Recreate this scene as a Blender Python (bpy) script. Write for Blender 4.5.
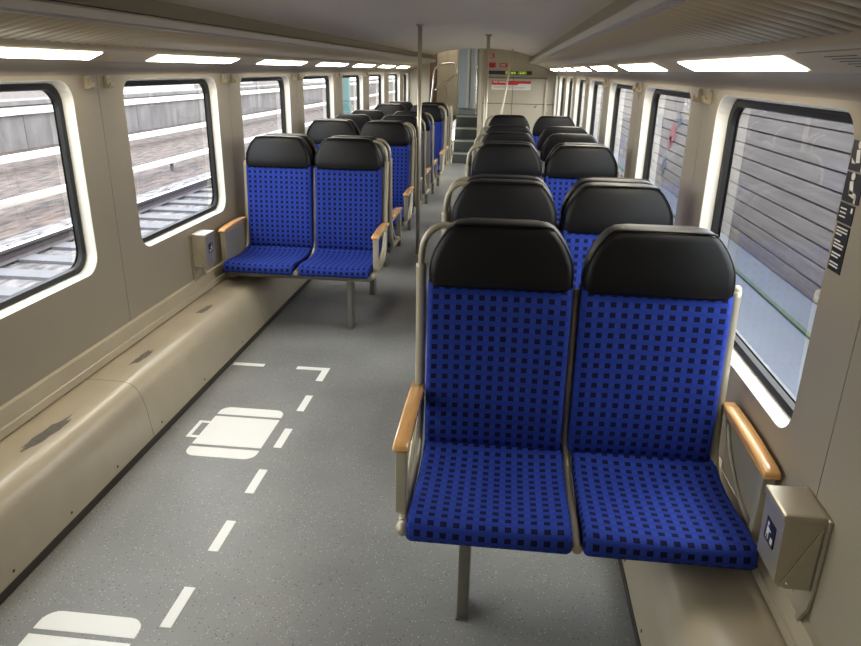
import bpy, bmesh, math, random
from mathutils import Vector, Matrix
random.seed(7)
SC = bpy.context.scene
COL = SC.collection
for o in list(bpy.data.objects):
    bpy.data.objects.remove(o)

# ------------------------------------------------------------------ camera
CAMH = 1.63
cam_data = bpy.data.cameras.new('camera')
cam = bpy.data.objects.new('camera', cam_data)
COL.objects.link(cam)
cam_data.sensor_width = 36.0
cam_data.lens = 690.0 / 861.0 * 36.0
cam_data.clip_start = 0.02
cam_data.clip_end = 500
R_ = Vector((0.993743, 0.110272, 0.017742))
U_ = Vector((-0.054591, 0.340962, 0.938491))
B_ = Vector((0.097439, -0.933587, 0.344849))
cam.matrix_world = Matrix(((R_.x, U_.x, B_.x, 0), (R_.y, U_.y, B_.y, 0), (R_.z, U_.z, B_.z, CAMH), (0, 0, 0, 1)))
SC.camera = cam

# ------------------------------------------------------------------ world, sun, exposure
SKY_STRENGTH = 5.5
SUN_STRENGTH = 2.0
LAMP_STRENGTH = 20.0
world = bpy.data.worlds.new('overcast_sky')
SC.world = world
world.use_nodes = True
bg = world.node_tree.nodes['Background']
bg.inputs[0].default_value = (0.93, 0.96, 1.0, 1)
bg.inputs[1].default_value = SKY_STRENGTH
sd = bpy.data.lights.new('sun', 'SUN')
sd.energy = SUN_STRENGTH
sd.angle = math.radians(25)
sd.color = (1.0, 0.95, 0.88)
sun = bpy.data.objects.new('sun', sd)
COL.objects.link(sun)
sun.rotation_euler = (math.radians(38), 0, math.radians(140))
SC.view_settings.view_transform = 'Standard'
SC.view_settings.look = 'None'
SC.view_settings.exposure = 0.5
SC.view_settings.gamma = 1.0
SC.view_settings.use_curve_mapping = False

# ------------------------------------------------------------------ materials
MATS = {}
def lin(c):
    return tuple(((v / 255) / 12.92 if v / 255 <= 0.04045 else ((v / 255 + 0.055) / 1.055) ** 2.4) for v in c)

def mat(name, rgb, rough=0.5, metal=0.0, var=0.0, vscale=8.0, bump=0.0, bscale=200.0, spec=0.5, stretch=(1, 1, 1), coat=0.0, span=0.25):
    m = bpy.data.materials.new(name)
    m.use_nodes = True
    nt = m.node_tree
    p = nt.nodes['Principled BSDF']
    c = lin(rgb)
    p.inputs['Base Color'].default_value = (*c, 1)
    p.inputs['Roughness'].default_value = rough
    p.inputs['Metallic'].default_value = metal
    p.inputs['Specular IOR Level'].default_value = spec
    p.inputs['Coat Weight'].default_value = coat
    tc = nt.nodes.new('ShaderNodeTexCoord')
    mp = nt.nodes.new('ShaderNodeMapping')
    mp.inputs['Scale'].default_value = stretch
    nt.links.new(tc.outputs['Object'], mp.inputs['Vector'])
    nz = nt.nodes.new('ShaderNodeTexNoise')
    nz.inputs['Scale'].default_value = vscale
    nz.inputs['Detail'].default_value = 5
    nt.links.new(mp.outputs['Vector'], nz.inputs['Vector'])
    rp = nt.nodes.new('ShaderNodeMapRange')
    rp.inputs['From Min'].default_value = 0.5 - span
    rp.inputs['From Max'].default_value = 0.5 + span
    rp.inputs['To Min'].default_value = 1 - var
    rp.inputs['To Max'].default_value = 1 + var
    nt.links.new(nz.outputs['Fac'], rp.inputs['Value'])
    mx = nt.nodes.new('ShaderNodeMix')
    mx.data_type = 'RGBA'
    mx.blend_type = 'MULTIPLY'
    mx.inputs['Factor'].default_value = 1.0
    mx.inputs[6].default_value = (*c, 1)
    nt.links.new(rp.outputs['Result'], mx.inputs[7])
    nt.links.new(mx.outputs[2], p.inputs['Base Color'])
    if bump > 0:
        n2 = nt.nodes.new('ShaderNodeTexNoise')
        n2.inputs['Scale'].default_value = bscale
        nt.links.new(tc.outputs['Object'], n2.inputs['Vector'])
        bp = nt.nodes.new('ShaderNodeBump')
        bp.inputs['Strength'].default_value = bump
        bp.inputs['Distance'].default_value = 0.002
        nt.links.new(n2.outputs['Fac'], bp.inputs['Height'])
        nt.links.new(bp.outputs['Normal'], p.inputs['Normal'])
    MATS[name] = m
    return m

mat('wall_beige', (152, 142, 124), 0.42, var=0.03, vscale=3, bump=0.05, bscale=300)
mat('ledge_beige', (182, 170, 147), 0.26, var=0.05, vscale=5, spec=0.9)
mat('reveal_white', (240, 238, 230), 0.4)
mat('gasket_black', (22, 22, 22), 0.5)
mat('cove_grey', (150, 142, 130), 0.5, var=0.02)
mat('slat_beige', (176, 162, 134), 0.45, var=0.03)
mat('rack_bed', (128, 114, 92), 0.6)
mat('profile_metal', (160, 155, 150), 0.4, metal=0.3)
mat('fascia_olive', (120, 110, 90), 0.6)
mat('ceiling_grey', (208, 199, 184), 0.5, var=0.02, vscale=1.5)
mat('joint_dark', (62, 56, 49), 0.7)
mat('barrier_dark', (58, 55, 56), 0.9)
mat('seam_dark', (70, 64, 56), 0.7)
mat('frame_paint', (172, 164, 142), 0.32, metal=0.25, var=0.03)
mat('leg_metal', (128, 126, 118), 0.38, metal=0.6, var=0.08, vscale=20)
mat('shell_grey', (112, 108, 100), 0.5, var=0.04)
mat('leather_black', (12, 12, 14), 0.46, spec=0.3, var=0.08, vscale=30, bump=0.12, bscale=350)
mat('steel', (205, 200, 190), 0.22, metal=1.0)
mat('pole_satin', (196, 188, 170), 0.36, metal=0.55)
mat('bin_metal', (176, 167, 148), 0.33, metal=0.55, var=0.03)
mat('marking_white', (250, 250, 246), 0.5)
mat('sticker_black', (26, 24, 30), 0.35)
mat('print_white', (225, 222, 214), 0.5)
mat('print_grey', (150, 146, 138), 0.5)
mat('sticker_red', (196, 40, 36), 0.4)
mat('stair_tread', (70, 78, 78), 0.6, var=0.1, vscale=60)
mat('stair_nose', (178, 180, 172), 0.35, metal=0.4)
mat('panel_cream', (180, 170, 150), 0.4, var=0.02)
mat('panel_blue_grey', (150, 158, 160), 0.45)
mat('column_red', (112, 86, 78), 0.5)
mat('scuff_grey', (100, 93, 87), 0.5, var=0.25, vscale=40)
mat('rust_brown', (94, 62, 40), 0.7, var=0.2, vscale=60)
mat('ballast', (64, 51, 46), 0.9, var=0.8, vscale=5, stretch=(1.8, 0.45, 1), span=0.13)
mat('gravel_pale', (92, 87, 88), 0.9, var=0.6, vscale=7, stretch=(1.6, 0.6, 1), span=0.14)
mat('concrete', (98, 93, 93), 0.85, var=0.35, vscale=1.6, stretch=(1, 1.3, 0.5))
mat('concrete_pale', (196, 190, 184), 0.8, var=0.3, vscale=1.6, stretch=(3, 0.5, 3))
mat('sleeper_concrete', (92, 90, 93), 0.9, var=0.12, vscale=6)
mat('rail_steel', (215, 212, 210), 0.35, metal=0.6, var=0.05)
mat('rail_side', (74, 66, 68), 0.7, var=0.15)
mat('plank_grey', (106, 98, 96), 0.75, var=0.28, vscale=3, stretch=(1, 0.3, 6))
mat('path_blue_grey', (92, 96, 106), 0.8, var=0.08, vscale=4, stretch=(1, 0.4, 1))
mat('moss_green', (66, 82, 60), 0.9, var=0.2)
mat('mast_teal', (70, 100, 98), 0.6, var=0.05)
mat('building_white', (190, 190, 190), 0.8)
mat('building_window', (96, 108, 118), 0.3)
mat('patch_red', (120, 44, 54), 0.7)
mat('patch_blue', (44, 48, 72), 0.7)
mat('train_skin', (70, 68, 66), 0.5)

# wood with grain
def wood():
    m = mat('armrest_wood', (218, 166, 102), 0.25, var=0.12, vscale=14, stretch=(6, 0.7, 6), coat=0.6)
    return m
wood()

# floor: speckled grey vinyl
def floor_mat():
    m = bpy.data.materials.new('speckled_vinyl')
    m.use_nodes = True
    nt = m.node_tree
    p = nt.nodes['Principled BSDF']
    p.inputs['Roughness'].default_value = 0.42
    tc = nt.nodes.new('ShaderNodeTexCoord')
    base = nt.nodes.new('ShaderNodeTexNoise')
    base.inputs['Scale'].default_value = 2.2
    base.inputs['Detail'].default_value = 6
    nt.links.new(tc.outputs['Object'], base.inputs['Vector'])
    r0 = nt.nodes.new('ShaderNodeValToRGB')
    r0.color_ramp.elements[0].position = 0.3
    r0.color_ramp.elements[0].color = (*lin((128, 128, 126)), 1)
    r0.color_ramp.elements[1].position = 0.7
    r0.color_ramp.elements[1].color = (*lin((146, 146, 143)), 1)
    nt.links.new(base.outputs['Fac'], r0.inputs['Fac'])
    prev = r0.outputs['Color']
    for sc, th, col, seed in ((72, 0.14, (196, 196, 192), 0.0), (60, 0.13, (66, 64, 64), 7.3), (130, 0.14, (100, 100, 99), 3.1)):
        mp = nt.nodes.new('ShaderNodeMapping')
        mp.inputs['Location'].default_value = (seed, seed * 0.7, seed)
        nt.links.new(tc.outputs['Object'], mp.inputs['Vector'])
        v = nt.nodes.new('ShaderNodeTexVoronoi')
        v.inputs['Scale'].default_value = sc
        nt.links.new(mp.outputs['Vector'], v.inputs['Vector'])
        lt = nt.nodes.new('ShaderNodeMath')
        lt.operation = 'LESS_THAN'
        lt.inputs[1].default_value = th
        nt.links.new(v.outputs['Distance'], lt.inputs[0])
        mx = nt.nodes.new('ShaderNodeMix')
        mx.data_type = 'RGBA'
        mx.inputs[7].default_value = (*lin(col), 1)
        nt.links.new(lt.outputs[0], mx.inputs['Factor'])
        nt.links.new(prev, mx.inputs[6])
        prev = mx.outputs[2]
    nt.links.new(prev, p.inputs['Base Color'])
    MATS['speckled_vinyl'] = m
floor_mat()

# blue fabric with a grid of dark squares, printed in the UV of each cushion (metres)
def fabric():
    m = bpy.data.materials.new('blue_dotted_fabric')
    m.use_nodes = True
    nt = m.node_tree
    p = nt.nodes['Principled BSDF']
    p.inputs['Roughness'].default_value = 0.9
    p.inputs['Specular IOR Level'].default_value = 0.15
    p.inputs['Sheen Weight'].default_value = 0.1
    p.inputs['Sheen Tint'].default_value = (*lin((90, 120, 255)), 1)
    uv = nt.nodes.new('ShaderNodeUVMap')
    uv.uv_map = 'UVMap'
    sp = nt.nodes.new('ShaderNodeSeparateXYZ')
    nt.links.new(uv.outputs['UV'], sp.inputs[0])
    def band(sock, pitch, size):
        d = nt.nodes.new('ShaderNodeMath'); d.operation = 'DIVIDE'; d.inputs[1].default_value = pitch
        nt.links.new(sock, d.inputs[0])
        f = nt.nodes.new('ShaderNodeMath'); f.operation = 'FRACT'
        nt.links.new(d.outputs[0], f.inputs[0])
        s = nt.nodes.new('ShaderNodeMath'); s.operation = 'SUBTRACT'; s.inputs[1].default_value = 0.5
        nt.links.new(f.outputs[0], s.inputs[0])
        a = nt.nodes.new('ShaderNodeMath'); a.operation = 'ABSOLUTE'
        nt.links.new(s.outputs[0], a.inputs[0])
        l = nt.nodes.new('ShaderNodeMath'); l.operation = 'LESS_THAN'; l.inputs[1].default_value = size / 2
        nt.links.new(a.outputs[0], l.inputs[0])
        return l.outputs[0]
    bu = band(sp.outputs[0], 0.0355, 0.50)
    bv = band(sp.outputs[1], 0.0325, 0.50)
    dot = nt.nodes.new('ShaderNodeMath'); dot.operation = 'MULTIPLY'
    nt.links.new(bu, dot.inputs[0]); nt.links.new(bv, dot.inputs[1])
    m1 = nt.nodes.new('ShaderNodeMix'); m1.data_type = 'RGBA'
    m1.inputs[6].default_value = (*lin((36, 55, 136)), 1)
    m1.inputs[7].default_value = (*lin((40, 60, 142)), 1)
    nt.links.new(bv, m1.inputs['Factor'])
    m2 = nt.nodes.new('ShaderNodeMix'); m2.data_type = 'RGBA'
    m2.inputs[7].default_value = (*lin((19, 20, 50)), 1)
    nt.links.new(dot.outputs[0], m2.inputs['Factor'])
    nt.links.new(m1.outputs[2], m2.inputs[6])
    nz = nt.nodes.new('ShaderNodeTexNoise'); nz.inputs['Scale'].default_value = 700
    tc = nt.nodes.new('ShaderNodeTexCoord')
    nt.links.new(tc.outputs['Object'], nz.inputs['Vector'])
    bp = nt.nodes.new('ShaderNodeBump'); bp.inputs['Strength'].default_value = 0.25; bp.inputs['Distance'].default_value = 0.001
    nt.links.new(nz.outputs['Fac'], bp.inputs['Height'])
    nt.links.new(bp.outputs['Normal'], p.inputs['Normal'])
    nt.links.new(m2.outputs[2], p.inputs['Base Color'])
    MATS['blue_dotted_fabric'] = m
fabric()

def emis(name, rgb, strength):
    m = bpy.data.materials.new(name)
    m.use_nodes = True
    nt = m.node_tree
    nt.nodes.remove(nt.nodes['Principled BSDF'])
    e = nt.nodes.new('ShaderNodeEmission')
    e.inputs[0].default_value = (*rgb, 1)
    e.inputs[1].default_value = strength
    nt.links.new(e.outputs[0], nt.nodes['Material Output'].inputs[0])
    MATS[name] = m
emis('lamp_diffuser', (1.0, 0.91, 0.74), LAMP_STRENGTH)
emis('landing_fill_glow', (1.0, 0.92, 0.78), 7.0)  # glow of the added fill lamp over the landing
emis('led_green', (0.55, 0.8, 0.08), 0.7)

def glass():
    m = bpy.data.materials.new('window_glass')
    m.use_nodes = True
    nt = m.node_tree
    nt.nodes.remove(nt.nodes['Principled BSDF'])
    t = nt.nodes.new('ShaderNodeBsdfTransparent')
    t.inputs[0].default_value = (0.86, 0.9, 0.9, 1)
    g = nt.nodes.new('ShaderNodeBsdfGlossy')
    g.inputs['Roughness'].default_value = 0.0
    lw = nt.nodes.new('ShaderNodeLayerWeight')
    lw.inputs[0].default_value = 0.5
    pw = nt.nodes.new('ShaderNodeMath'); pw.operation = 'POWER'; pw.inputs[1].default_value = 5.0
    nt.links.new(lw.outputs['Facing'], pw.inputs[0])
    fr = nt.nodes.new('ShaderNodeMath'); fr.operation = 'MULTIPLY_ADD'
    fr.inputs[1].default_value = 0.90; fr.inputs[2].default_value = 0.075
    nt.links.new(pw.outputs[0], fr.inputs[0])
    mx = nt.nodes.new('ShaderNodeMixShader')
    nt.links.new(fr.outputs[0], mx.inputs[0])
    nt.links.new(t.outputs[0], mx.inputs[1])
    nt.links.new(g.outputs[0], mx.inputs[2])
    nt.links.new(mx.outputs[0], nt.nodes['Material Output'].inputs[0])
    MATS['window_glass'] = m
glass()

# ------------------------------------------------------------------ mesh helpers
class MB:
    def __init__(self):
        self.v = []; self.f = []; self.uv = []; self.sm = []
    def add(self, verts, faces, smooth=False, uvs=None):
        b = len(self.v)
        self.v += [tuple(p) for p in verts]
        self.uv += list(uvs) if uvs else [(0, 0)] * len(verts)
        for f in faces:
            self.f.append(tuple(b + i for i in f)); self.sm.append(smooth)
        return self
    def box(self, x0, x1, y0, y1, z0, z1, bev=0.0):
        x0, x1 = sorted((x0, x1)); y0, y1 = sorted((y0, y1)); z0, z1 = sorted((z0, z1))
        if bev <= 0:
            vs = [(x, y, z) for z in (z0, z1) for y in (y0, y1) for x in (x0, x1)]
            return self.add(vs, [(0, 2, 3, 1), (4, 5, 7, 6), (0, 1, 5, 4), (2, 6, 7, 3), (0, 4, 6, 2), (1, 3, 7, 5)])
        bev = min(bev, (x1 - x0) * .49, (y1 - y0) * .49, (z1 - z0) * .49)
        bm = bmesh.new()
        bmesh.ops.create_cube(bm, size=1.0)
        for vtx in bm.verts:
            vtx.co = Vector(((x0 + x1) / 2 + vtx.co.x * (x1 - x0), (y0 + y1) / 2 + vtx.co.y * (y1 - y0), (z0 + z1) / 2 + vtx.co.z * (z1 - z0)))
        bmesh.ops.bevel(bm, geom=bm.edges[:], offset=bev, segments=2, affect='EDGES', profile=0.6)
        bm.verts.index_update()
        self.add([v.co for v in bm.verts], [[v.index for v in f.verts] for f in bm.faces], False)
        bm.free()
        return self
    def tube(self, pts, r, n=8, smooth_path=0, cap=True):
        pts = [Vector(p) for p in pts]
        if smooth_path:
            q = []
            P = [2 * pts[0] - pts[1]] + pts + [2 * pts[-1] - pts[-2]]
            for i in range(1, len(P) - 2):
                for k in range(smooth_path):
                    t = k / smooth_path
                    a, b, c, d = P[i - 1], P[i], P[i + 1], P[i + 2]
                    q.append(0.5 * ((2 * b) + (c - a) * t + (2 * a - 5 * b + 4 * c - d) * t * t + (3 * b - a - 3 * c + d) * t ** 3))
            q.append(pts[-1]); pts = q
        vs = []; fs = []
        T0 = (pts[1] - pts[0]).normalized()
        up = Vector((0, 0, 1)) if abs(T0.z) < 0.9 else Vector((1, 0, 0))
        N = (up - T0 * up.dot(T0)).normalized()
        for i, p in enumerate(pts):
            if i == 0: T = T0
            elif i == len(pts) - 1: T = (pts[i] - pts[i - 1]).normalized()
            else: T = (pts[i + 1] - pts[i - 1]).normalized()
            N = (N - T * N.dot(T)).normalized()
            Bn = T.cross(N)
            rr = r[i] if isinstance(r, (list, tuple)) else r
            for k in range(n):
                a = 2 * math.pi * k / n
                vs.append(p + N * (math.cos(a) * rr) + Bn * (math.sin(a) * rr))
        for i in range(len(pts) - 1):
            for k in range(n):
                fs.append((i * n + k, i * n + (k + 1) % n, (i + 1) * n + (k + 1) % n, (i + 1) * n + k))
        self.add(vs, fs, True)
        if cap:
            b = len(self.v) - len(vs)
            self.f.append(tuple(b + k for k in reversed(range(n)))); self.sm.append(False)
            e = b + (len(pts) - 1) * n
            self.f.append(tuple(e + k for k in range(n))); self.sm.append(False)
        return self
    def ball(self, c, r, n=8, m=6):
        vs = []; fs = []
        sx, sy, sz = r if isinstance(r, tuple) else (r, r, r)
        for i in range(m + 1):
            th = math.pi * i / m
            for k in range(n):
                ph = 2 * math.pi * k / n
                vs.append((c[0] + sx * math.sin(th) * math.cos(ph), c[1] + sy * math.sin(th) * math.sin(ph), c[2] + sz * math.cos(th)))
        for i in range(m):
            for k in range(n):
                fs.append((i * n + k, (i + 1) * n + k, (i + 1) * n + (k + 1) % n, i * n + (k + 1) % n))
        return self.add(vs, fs, True)
    def prism_y(self, prof, y0, y1, close=True, smooth=False):
        # profile of (x, z) points extruded along y
        n = len(prof)
        vs = [(x, y0, z) for x, z in prof] + [(x, y1, z) for x, z in prof]
        fs = []
        for i in range(n if close else n - 1):
            j = (i + 1) % n
            fs.append((i, j, n + j, n + i))
        if close:
            fs.append(tuple(reversed(range(n)))); fs.append(tuple(range(n, 2 * n)))
        return self.add(vs, fs, smooth)
    def extrude_x(self, prof, hw, xc=0.0, inset=0.012, cols=9, bulge=None, uoff=0.0):
        # closed (y, z) side profile swept across x with rounded ends; UV = (x, perimeter) in metres
        n = len(prof)
        cy = sum(p[0] for p in prof) / n; cz = sum(p[1] for p in prof) / n
        per = [0.0]
        for i in range(n):
            a, b = prof[i], prof[(i + 1) % n]
            per.append(per[-1] + math.hypot(a[0] - b[0], a[1] - b[1]))
        # inward normals
        nrm = []
        area = sum(prof[i][0] * prof[(i + 1) % n][1] - prof[(i + 1) % n][0] * prof[i][1] for i in range(n))
        sg = 1 if area > 0 else -1
        for i in range(n):
            a, b = prof[i - 1], prof[(i + 1) % n]
            ty, tz = b[0] - a[0], b[1] - a[1]
            L = math.hypot(ty, tz) or 1
            nrm.append((-tz / L * sg, ty / L * sg))
        xs = [(-hw, 1.0), (-hw + inset * .3, .45), (-hw + inset, 0.0)]
        xs += [(-hw + inset + (2 * hw - 2 * inset) * k / (cols + 1), 0.0) for k in range(1, cols + 1)]
        xs += [(hw - inset, 0.0), (hw - inset * .3, .45), (hw, 1.0)]
        vs = []; uvs = []; fs = []
        for x, ins in xs:
            for i, (y, z) in enumerate(prof):
                yy = y + nrm[i][0] * ins * inset; zz = z + nrm[i][1] * ins * inset
                if bulge:
                    dy, dz = bulge(x / hw, i, y, z); yy += dy; zz += dz
                vs.append((xc + x, yy, zz)); uvs.append((x + uoff, per[i]))
        m = len(xs)
        for a in range(m - 1):
            for i in range(n):
                j = (i + 1) % n
                fs.append((a * n + i, a * n + j, (a + 1) * n + j, (a + 1) * n + i))
        self.add(vs, fs, True, uvs)
        b = len(self.v) - len(vs)
        self.f.append(tuple(b + i for i in range(n))); self.sm.append(False)
        self.f.append(tuple(b + (m - 1) * n + i for i in reversed(range(n)))); self.sm.append(False)
        return self
    def mesh(self, name, m):
        me = bpy.data.meshes.new(name)
        me.from_pydata(self.v, [], self.f)
        uvl = me.uv_layers.new(name='UVMap')
        for poly in me.polygons:
            poly.use_smooth = self.sm[poly.index]
            for li in poly.loop_indices:
                uvl.data[li].uv = self.uv[me.loops[li].vertex_index]
        me.materials.append(MATS[m])
        bm = bmesh.new(); bm.from_mesh(me)
        bmesh.ops.recalc_face_normals(bm, faces=bm.faces)
        bm.to_mesh(me); bm.free()
        return me
    def build(self, name, m, parent=None, loc=None):
        return link(name, self.mesh(name, m), parent, loc)

def link(name, me, parent=None, loc=None, rotz=0.0):
    o = bpy.data.objects.new(name, me)
    COL.objects.link(o)
    if parent is not None: o.parent = parent
    if loc is not None: o.location = loc
    if rotz: o.rotation_euler = (0, 0, rotz)
    return o

def tag(o, label, cat, group=None, kind=None):
    o['label'] = label; o['category'] = cat
    if group: o['group'] = group
    if kind: o['kind'] = kind
    return o

def struct(o, label, cat):
    return tag(o, label, cat, kind='structure')

def empty(name, loc=(0, 0, 0), rotz=0.0):
    return link(name, None, None, loc, rotz)

def copy_tree(o, parent=None):
    c = o.copy(); COL.objects.link(c)
    if parent is not None: c.parent = parent
    for ch in list(o.children):
        copy_tree(ch, c)
    return c

ORD = ['first', 'second', 'third', 'fourth', 'fifth', 'sixth', 'seventh', 'eighth', 'ninth', 'tenth']

# ------------------------------------------------------------------ geometry constants (metres; x right, y forward)
CX = -0.53            # middle of the carriage
HALF = 1.30           # wall plane
P = 1.512             # window bay
YB, YE = -0.90, 13.0  # rear and front end of the saloon
PCL = [3.065 + P * k for k in range(-2, 7)]   # pillar middles, left
PCR = [2.995 + P * k for k in range(-2, 7)]
OA, OB = 0.205, P - 0.195
ZB, ZT = 0.735, 1.562
CRN = 0.085

def sx(side, d):
    return CX + side * d

# ------------------------------------------------------------------ floor with luggage markings
fl = MB().box(CX - 1.45, CX + 1.45, YB - 0.1, 13.06, -0.08, 0.0).build('floor', 'speckled_vinyl')
struct(fl, 'grey speckled vinyl floor of the train aisle', 'floor')

def flat_poly(pts, z, name, m, parent, th=0.0012):
    n = len(pts)
    mb = MB()
    mb.add([(x, y, z) for x, y in pts] + [(x, y, z + th) for x, y in pts],
           [tuple(range(n, 2 * n)), tuple(reversed(range(n)))] + [(i, (i + 1) % n, n + (i + 1) % n, n + i) for i in range(n)])
    return mb.build(name, m, parent)

def rrect(x0, x1, y0, y1, r, corners=(1, 1, 1, 1), seg=5):
    # corners: (x0y0, x1y0, x1y1, x0y1)
    out = []
    data = [((x0, y0), 180), ((x1, y0), 270), ((x1, y1), 0), ((x0, y1), 90)]
    for i, ((x, y), a0) in enumerate(data):
        if not corners[i]:
            out.append((x, y)); continue
        cx = x + r if x == x0 else x - r
        cy = y + r if y == y0 else y - r
        for k in range(seg + 1):
            a = math.radians(a0 + 90 * k / seg)
            out.append((cx + r * math.cos(a), cy + r * math.sin(a)))
    return out

for k in range(-1, 5):
    y0 = 1.576 + 0.3625 * k
    d = flat_poly([(-0.988, y0), (-0.951, y0), (-0.951, y0 + 0.178), (-0.988, y0 + 0.178)], 0.0002, 'marking_dash', 'marking_white', fl)
    if k == 0: d['label'] = 'white dash painted on the floor'
c = flat_poly([(-0.988, 3.388), (-0.949, 3.388), (-0.949, 3.566), (-1.140, 3.566), (-1.140, 3.527), (-0.988, 3.527)], 0.0002, 'marking_corner', 'marking_white', fl)
c['label'] = 'white L-shaped corner mark'
flat_poly([(-1.52, 3.530), (-1.335, 3.530), (-1.335, 3.568), (-1.52, 3.568)], 0.0002, 'marking_dash', 'marking_white', fl)
def suitcase(y0):
    bands = [(0.0, 0.078, (1, 1, 0, 0)), (0.099, 0.371, (0, 0, 0, 0)), (0.392, 0.470, (0, 0, 1, 1))]
    root = None
    for i in (1, 0, 2):
        a, b, cs = bands[i]
        q = flat_poly(rrect(-1.366, -1.040, y0 + a, y0 + b, 0.05, cs), 0.0002, 'suitcase_symbol' if root is None else 'suitcase_band', 'marking_white', root or fl)
        if root is None:
            root = q; q['label'] = 'white suitcase pictogram on the floor'
    t = 0.019
    for (x0, x1, ya, yb) in ((-1.422, -1.422 + t, y0 + 0.155, y0 + 0.315), (-1.422 + t, -1.366, y0 + 0.155, y0 + 0.155 + t), (-1.422 + t, -1.366, y0 + 0.315 - t, y0 + 0.315)):
        flat_poly([(x0, ya), (x1, ya), (x1, yb), (x0, yb)], 0.0002, 'suitcase_handle', 'marking_white', root)
suitcase(2.547)
suitcase(1.130)

# ------------------------------------------------------------------ heater ledges along both walls (trim) and baseboards
SIDES = ((-1, 'left'), (1, 'right'))
LEDGE = [(1.005, 0.006), (1.009, 0.06), (1.026, 0.18), (1.040, 0.235), (1.060, 0.268), (1.083, 0.290), (1.115, 0.299), (1.16, 0.301), (1.305, 0.301)]
def ledge(side, name, n):
    root = MB().box(sx(side, 1.001), sx(side, 1.06), YB, YE, 0.0, 0.032).build('trim_%d' % n, 'joint_dark')
    struct(root, 'heating ledge with dark foot joint along the %s wall' % name, 'ledge')
    seams = [YB, 1.12, 2.632] + [2.632 + P * k for k in range(1, 8)] 
    seams = [s for s in seams if s < YE - 0.3] + [YE]
    for a, b in zip(seams, seams[1:]):
        mb = MB()
        prof = [(sx(side, d), z + 0.026 if i == 0 else z) for i, (d, z) in enumerate(LEDGE)]
        prof.append((sx(side, 1.305), 0.02)); 
        mb.prism_y(prof[:-1], a + 0.0015, b - 0.0015, close=False, smooth=True)
        p = mb.build('ledge_panel', 'ledge_beige', root)
    # dark underside that shows in the seams
    prof = [(sx(side, d + 0.004), z - 0.004) for d, z in LEDGE[1:]]
    MB().prism_y(prof, YB, YE, close=False).build('ledge_core', 'seam_dark', root)
    y = 0.75
    sc = MB().ball((0, 0, 0), (0.003, 0.006, 0.006), 8, 4).mesh('screw', 'rust_brown')
    for y in (1.17, 1.69, 2.01, 2.33, 2.72, 3.2, 3.75):
        link('screw', sc, root, (sx(side, 1.0085), y, 0.058))
    # base board: moulding at the foot of the wall
    bb = MB()
    prof = [(sx(side, d), z) for d, z in ((1.300, 0.308), (1.284, 0.308), (1.284, 0.342), (1.290, 0.345), (1.290, 0.388), (1.284, 0.392), (1.284, 0.415), (1.300, 0.420))]
    bb.prism_y(prof, YB, YE)
    o = bb.build('baseboard_%s' % name, 'ledge_beige')
    struct(o, 'grooved beige moulding above the %s heating ledge' % name, 'baseboard')
    return root
lt_ = ledge(-1, 'left', 1)
rt_ = ledge(1, 'right', 2)
# worn patches on the ledge top
def scuff(cx, cy, z, L, W, parent, seed, ang):
    rnd = random.Random(seed)
    pts = []
    for k in range(22):
        a = 2 * math.pi * k / 22
        r = 0.65 + 0.45 * rnd.random()
        x = math.cos(a) * W * r; y = math.sin(a) * L * r * (1 - 0.25 * math.cos(a))
        pts.append((cx + x * math.cos(ang) - y * math.sin(ang), cy + x * math.sin(ang) + y * math.cos(ang)))
    o = flat_poly(pts, z, 'scuff_mark', 'scuff_grey', parent, 0.0008)
    o['label'] = 'worn grey scuff on the ledge'
scuff(-1.685, 2.16, 0.3008, 0.15, 0.03, lt_, 3, -0.08)
scuff(-1.70, 2.9, 0.3008, 0.10, 0.022, lt_, 5, -0.05)
scuff(-1.695, 3.62, 0.3008, 0.09, 0.024, lt_, 9, -0.1)

# ------------------------------------------------------------------ walls with windows
def ring(a, b, c, d, r, seg=6):
    # rounded rectangle in (y, z): list of points, with corner index bookkeeping
    out = []
    for (py, pz, a0) in ((b - r, c + r, 270), (b - r, d - r, 0), (a + r, d - r, 90), (a + r, c + r, 180)):
        for k in range(seg + 1):
            t = math.radians(a0 + 90 * k / seg)
            out.append((py + r * math.cos(t), pz + r * math.sin(t), k))
    return out

def holed(mb, x, rect, hole, r, seg=6):
    # flat panel at x covering rect (y0,y1,z0,z1) with a rounded hole
    y0, y1, z0, z1 = rect
    rg = ring(*hole, r, seg)
    outer = []
    for i, (y, z, k) in enumerate(rg):
        q = i // (seg + 1)
        h2 = seg / 2
        if q == 0: p = (y, z0) if k < h2 else ((y1, z0) if k == h2 else (y1, z))
        elif q == 1: p = (y1, z) if k < h2 else ((y1, z1) if k == h2 else (y, z1))
        elif q == 2: p = (y, z1) if k < h2 else ((y0, z1) if k == h2 else (y0, z))
        else: p = (y0, z) if k < h2 else ((y0, z0) if k == h2 else (y, z0))
        outer.append(p)
    n = len(rg)
    vs = [(x, y, z) for y, z, k in rg] + [(x, y, z) for y, z in outer]
    mb.add(vs, [(i, (i + 1) % n, n + (i + 1) % n, n + i) for i in range(n)])

def ring_strip(mb, loops, smooth=False):
    # loops: list of (x, hole, r); joins successive rings
    vs = []; fs = []
    n = None
    for x, hole, r in loops:
        rg = ring(*hole, r)
        n = len(rg)
        vs += [(x, y, z) for y, z, k in rg]
    for a in range(len(loops) - 1):
        for i in range(n):
            fs.append((a * n + i, a * n + (i + 1) % n, (a + 1) * n + (i + 1) % n, (a + 1) * n + i))
    mb.add(vs, fs, smooth)

def grow(h, g):
    return (h[0] - g, h[1] + g, h[2] - g, h[3] + g)

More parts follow.
